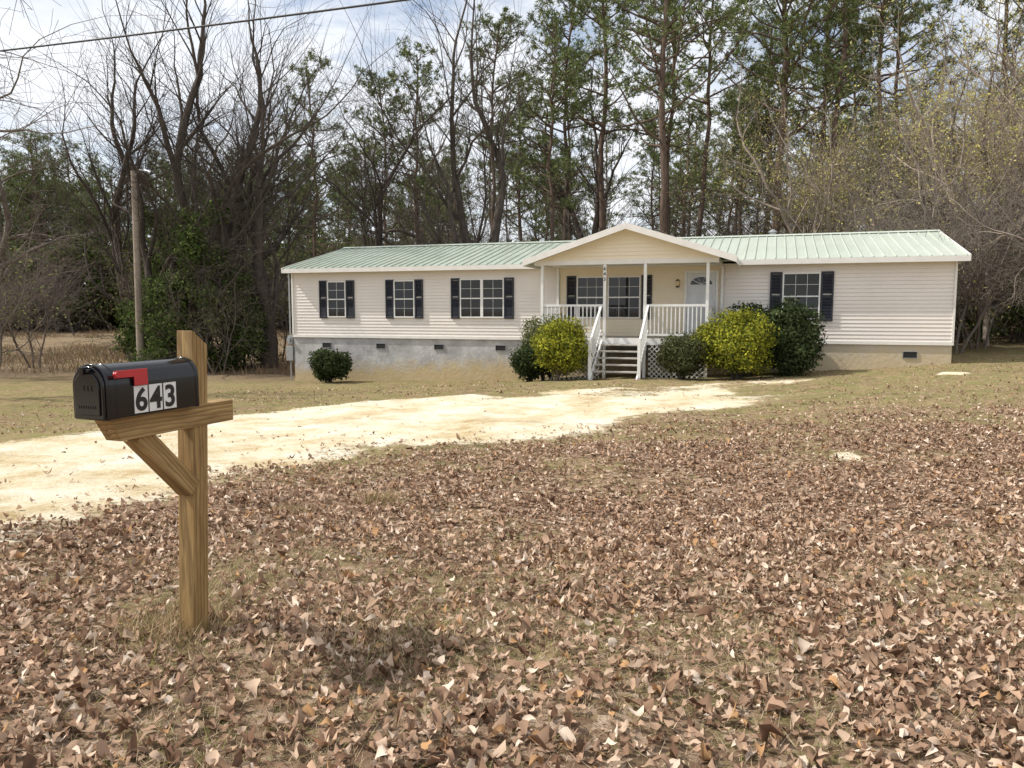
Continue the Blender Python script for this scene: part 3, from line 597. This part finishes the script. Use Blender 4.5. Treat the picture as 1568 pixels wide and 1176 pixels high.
# ---------------------------------------------------------------- mailbox
mbx,mby=-1.47,3.545; MB=empty('mailbox',(mbx,mby,.08),R(70))
pw=.046; ox,oy=-.02,.05
v=[(-pw+ox,-pw+oy,-.3),(pw+ox,-pw+oy,-.3),(pw+ox,pw+oy,-.3),(-pw+ox,pw+oy,-.3),(-pw,-pw,1.43),(pw,-pw,1.36),(pw,pw,1.36),(-pw,pw,1.43)]
hexas('post',[v],M_wood,MB,.004)
def lumber(name,p,q,w,h,chf=False):
    p=Vector(p);q=Vector(q);L=(q-p).length; a=math.atan2(q.x-p.x,q.z-p.z)
    c0=.06 if chf else 0
    h8=[(-h/2,-w/2,0),(h/2,-w/2,c0),(h/2,w/2,c0),(-h/2,w/2,0),(-h/2,-w/2,L),(h/2,-w/2,L),(h/2,w/2,L),(-h/2,w/2,L)]
    o=hexas(name,[h8],M_wood,MB,.004); o.location=p; o.rotation_euler=(0,a,0); return o
lumber('support_arm',(-.52,0,1.038),(.21,0,1.038),.084,.1,True)
lumber('brace',(-.34,.01,1.0),(-.045,.01,.70),.08,.085)
def mbprof(w,hs,k=14):
    pr=[(-w,0),(-w,hs)]; pr+=[(-w*math.cos(math.pi*i/k),hs+w*math.sin(math.pi*i/k)) for i in range(1,k)]; pr+=[(w,hs),(w,0)]; return pr
def extr(name,pr,x0,x1,mat,z=1.09,bev=.003,smooth=True):
    n_=len(pr); v=[(x0,-a,z+b) for a,b in pr]+[(x1,-a,z+b) for a,b in pr]; f=[tuple(range(n_)),tuple(range(2*n_-1,n_-1,-1))]+[(i,n_+i,n_+(i+1)%n_,(i+1)%n_) for i in range(n_)]
    me=bpy.data.meshes.new(name); me.from_pydata(v,[],f); me.materials.append(mat)
    import bmesh
    bm=bmesh.new(); bm.from_mesh(me); bmesh.ops.recalc_face_normals(bm,faces=bm.faces)
    for fc in bm.faces: fc.smooth=len(fc.verts)==4
    bm.to_mesh(me); bm.free(); me.set_sharp_from_angle(angle=R(35))
    o=obj(name,me,MB); m=o.modifiers.new('b','BEVEL'); m.width=bev; m.segments=2; m.limit_method='ANGLE'; m.angle_limit=R(40); return o
def sc_(pr,k,dz=0): return [(a*k,b*k+dz) for a,b in pr]
P0=mbprof(.081,.135)
extr('box_body',P0,-.545,-.065,M_black)
extr('box_rear_rim',sc_(P0,1.03,-.002),-.08,-.06,M_black); extr('box_front_rim',sc_(P0,1.035,-.003),-.56,-.545,M_black)
extr('door_panel',sc_(P0,.97,.002),-.572,-.5605,M_black); extr('door_emboss',sc_(P0,.8,.018),-.578,-.5725,M_black)
extr('seam_ridge',sc_(P0,1.012,0),-.515,-.508,M_black)
boxes('door_handle',[(-.60,-.578,-.012,.012,1.27,1.30),(-.592,-.578,-.03,.03,1.277,1.292)],M_black,MB,.003)
boxes('door_lettering',[(-.5805,-.5782,-.045+i*.012,-.038+i*.012,1.135,1.146) for i in range(8)]+[(-.5805,-.5782,-.03+i*.02,-.016+i*.02,1.205,1.225) for i in range(3)],M_black,MB)
hexas('flag',[bx(-.525,-.36,-.092,-.089,1.252,1.282),bx(-.43,-.36,-.0935,-.0905,1.215,1.2525)],M_red,MB,.001)
cyl('flag_pivot',(-.515,-.084,1.267),.012,.014,M_red,MB,12,rotx=R(90))
xx=-.425
for ch in '643':
    boxes('sticker_'+ch,[(xx,xx+.07,-.0835,-.0815,1.10,1.212)],M_stick,MB)
    text(ch,.128,M_ink,MB,(xx+.035,-.0845,1.112),'digit_'+ch); xx+=.078

# ---------------------------------------------------------------- poles & cable
up=empty('utility_pole',(-16.9,35,zp(-16.9,35))); tb=TB(); tb.tube([Vector((0,0,-.5)),Vector((0.05,0,4)),Vector((.08,0,8.9))],[.17,.15,.12],12)
obj('pole_shaft',combine('pole',tb,M_barkl),up)
tb=TB(); tb.tube([Vector((.08,0,8.6)),Vector((.5,-.3,8.9)),Vector((.9,-.5,8.8))],[.03,.03,.03],6); tb.tube([Vector((.8,-.45,8.85)),Vector((1.15,-.6,8.7))],[.06,.1],8)
obj('lamp_arm',combine('arm',tb,M_grey),up)
for k,(a,b) in enumerate(((-27,20.5),(16.8,5.5))):
    e=empty('roadside_utility_pole',(a,b,zp(a,b))); tb=TB(); tb.tube([Vector((0,0,-.5)),Vector((0,0,7.6))],[.16,.12],12); tb.tube([Vector((-.8,0,7.1)),Vector((.8,0,7.1))],[.05,.05],6); obj('pole_shaft',combine('pole2',tb,M_barkg),e)
cu=bpy.data.curves.new('cable','CURVE'); cu.dimensions='3D'; cu.bevel_depth=.016; s=cu.splines.new('POLY'); s.points.add(40)
for i in range(41):
    t=i/40; a=Vector((-27,20.5,7.0)).lerp(Vector((16.8,5.5,6.3)),t); a.z-=1.9*(t*(1-t)); s.points[i].co=(*a,1)
cu.materials.append(M_cable); link(bpy.data.objects.new('power_line',cu))

# ---------------------------------------------------------------- trees
def put(name,me,x,y,s=1,rz=None,parent=None):
    return obj(name,me,parent,(x,y,zp(x,y)),rng.uniform(0,6.28) if rz is None else rz,s)
put('bare_tree',bares[1],-15.9,36.8,1.05,1.0); put('bare_tree',tall_b,-14.9,36.2,1.2,.6); put('bare_tree',tall_b,-11.6,36.8,1.05,2.6); put('bare_tree',tall_b,-1.2,42,1.2,4.0)
put('bare_tree',bares[3],-19.3,22,1.15,.7); put('bare_tree',bares[0],-3.5,49,1.1,4.0)
put('bare_tree',droop,21.5,25,1.15,3.3); put('bare_tree',bares[0],19.5,36,1.1,.9); put('bare_tree',droop,25,32,1.35,5.2); put('bare_tree',bares[2],-9.0,47,1.2,5)
put('bare_tree',tall_b,5.5,50,1.1,2.5); put('bare_tree',bares[0],-33,48,1.1,1); put('bare_tree',tall_b,-20.5,42,1.05,5.0)
put('bare_tree',droop,18.6,25.5,.5,1.3); put('bare_tree',droop,18.5,30,.65,4.3)
for x,y,s in ((16.5,40,1.15),(22,41,1.4),(25.5,37,1.4),(30,44,1.4),(24,32,1.15),(18.5,50,1.3),(20,33,1.1)): put('budding_tree',spring[rng.randrange(2)],x,y,s)
for x,y,s in ((-4,46,.6),(0.8,44,.55),(3.6,45,.65),(6.5,43.5,.6),(10,44,.65),(13.5,42,.65),(-7,45,.6),(15,37.5,.6)): put('budding_tree',spring[2],x,y,s)
for x,y,k,s in ((8.1,42.5,2,.95),(15.0,44,2,.98),(2.3,46,3,1.0),(4,53,1,1.0),(-6,48,3,.95),(12.0,49,1,1.05),(5.6,49,0,1.0),(18.5,45,0,1.0),(-1,54,1,.95),(10.8,54,0,1.0),(20.5,52,2,1.0),(26,52,1,1.1),(31,50,0,1.05),(-10,60,1,.85),(-13.5,54,3,1.0),(22,46,1,1.05)):
    put('pine_tree',pines[k],x,y,s)
DF=empty('distant_pine_forest')
g=random.Random(5)
for i in range(85):
    x=g.uniform(-10,75); y=g.uniform(57,105); put('pine',pines[g.randrange(4)],x,y,g.uniform(.65,.95),parent=DF)
for i in range(150):
    x=g.uniform(-115,-5); y=g.uniform(92,125); put('pine',pines[g.choice((0,2,3,3))],x,y,g.uniform(.7,.98),parent=DF)
for i in range(18):
    x=g.uniform(-100,-12); y=g.uniform(75,90); put('bare',bares[g.choice((0,2,3))],x,y,g.uniform(.45,.7),parent=DF)
for i in range(16):
    x=g.uniform(-8,60); y=g.uniform(52,75); put('bare',bares[g.choice((0,2,3))],x,y,g.uniform(.6,.95),parent=DF)
def thl(w,h,k,seed):
    q=random.Random(seed); return [((q.uniform(-w,w),q.uniform(-w*.4,w*.4),q.uniform(.2,.85)*h),q.uniform(.35,.8)) for i in range(k)]
EV=np.array([(.07,.105,.03),(.10,.145,.04),(.05,.075,.025),(.16,.20,.065)])
th=[cloud('th_a',thl(3,3.2,16,1),6000,.09,np.concatenate([OL,BR*.8]),10,1.2,seed=3,shell=1,bark=M_barkg),cloud('th_b',thl(3.4,4.5,20,2),7000,.09,np.concatenate([OL,OL,BR*.8]),14,1.3,seed=4,shell=1,bark=M_barkg),cloud('th_c',thl(3,2.4,14,5),5000,.09,BR*.65,12,1.1,seed=5,shell=1,bark=M_barkg)]
thd=cloud('th_d',thl(3.4,5,22,7),7000,.12,np.concatenate([EV*.9,BR*.4]),14,1.3,seed=6,shell=1)
TH=empty('forest_undergrowth')
for i in range(275):
    if i<120: x=g.uniform(-8,45); y=g.uniform(42,75)
    elif i<165: x=g.uniform(16,40); y=g.uniform(29,45)
    else: x=g.uniform(-110,-5); y=g.uniform(86,102)
    m_=g.choice(th+sapl+sapl) if i<165 else g.choice([thd,thd,thd,th[0]]); put('brush',m_,x,y,g.uniform(.8,1.5) if i<165 else g.uniform(1.2,2.6),parent=TH)
for x,y,s in ((15.5,27,1),(17.5,29,1.1),(19,27.5,1.2),(21,25.5,1.1),(16,33,1.2),(-12.5,41,1),(-14,39,1),(-10.5,43,1.1),(-18,40,1),(-7,44,1.2),(-3,45,1.1),(-23,37,1),(-21,31,.9),(-13,34,.8)): put('sapling',sapl[rng.randrange(3)],x,y,s*1.1)
def tall(w,h,k,seed):
    q=random.Random(seed); return [((q.uniform(-w,w)*(1-.55*(i/k)),q.uniform(-w,w)*(1-.5*i/k),h*(.08+.88*i/k)),q.uniform(.4,.85)*(1.1-.4*i/k)) for i in range(k)]
e1=cloud('ev1',tall(1.6,7,26,3),14000,.085,EV,8,2,seed=8,shell=1); e2=cloud('ev2',tall(1.2,4.6,16,6),8000,.08,EV,6,1.6,seed=9,shell=1)
put('evergreen_magnolia',e1,-13.9,35.2,1.15); put('evergreen_magnolia',e1,-16.8,37.5,1.15); put('evergreen_magnolia',e2,-12.7,36.5,1.0); put('evergreen_magnolia',e2,20.5,31,1.1); put('evergreen_magnolia',e2,-9,46,1.3)
put('evergreen_magnolia',e2,-15.4,34.6,1.0)

# ---------------------------------------------------------------- light, world, camera
to_sun=Vector((-1,.08,0)).normalized(); el=R(47); sv=Vector((to_sun.x*math.cos(el),to_sun.y*math.cos(el),math.sin(el)))
L=bpy.data.lights.new('sun','SUN'); L.energy=4.9; L.angle=R(.8); L.color=(1,.95,.88); so=link(bpy.data.objects.new('sun',L)); so.rotation_euler=sv.to_track_quat('Z','Y').to_euler()
w=bpy.data.worlds.new('World'); scene.world=w; w.use_nodes=True; nt=w.node_tree; nt.nodes.clear()
sky=nt.nodes.new('ShaderNodeTexSky'); sky.sky_type='NISHITA'; sky.sun_disc=False; sky.sun_elevation=el; sky.sun_rotation=math.atan2(sv.x,sv.y); sky.air_density=1.0; sky.dust_density=1.0
tc=nt.nodes.new('ShaderNodeTexCoord'); mp=nt.nodes.new('ShaderNodeMapping'); mp.inputs['Scale'].default_value=(1,1,2.6); mp.inputs['Rotation'].default_value=(.2,.1,.5); nt.links.new(tc.outputs['Generated'],mp.inputs[0])
n1=noise_n(nt,mp.outputs[0],3.2,9,.65); cl=ramp(nt,n1,[(.28,(0,0,0)),(.49,(1,1,1))]).outputs[0]
n2=noise_n(nt,mp.outputs[0],6,6,.6); cc_=ramp(nt,n2,[(.35,(6.3,6.6,7.1)),(.6,(8.0,8.1,8.3))]).outputs[0]
cm=mixc(nt,mth(nt,'MULTIPLY',cl,.9),sky.outputs[0],cc_)
bg=nt.nodes.new('ShaderNodeBackground'); bg.inputs[1].default_value=.145; nt.links.new(cm,bg.inputs[0]); wo=nt.nodes.new('ShaderNodeOutputWorld'); nt.links.new(bg.outputs[0],wo.inputs[0])
scene.view_settings.view_transform='Standard'; scene.view_settings.look='None'; scene.view_settings.exposure=0
cam=bpy.data.cameras.new('camera'); cam.lens=36*1180/1568; cam.sensor_width=36; cam.clip_end=3000; co=link(bpy.data.objects.new('camera',cam)); co.location=(0,0,1.6); co.rotation_euler=(R(90-5.47),0,0)
scene.camera=co
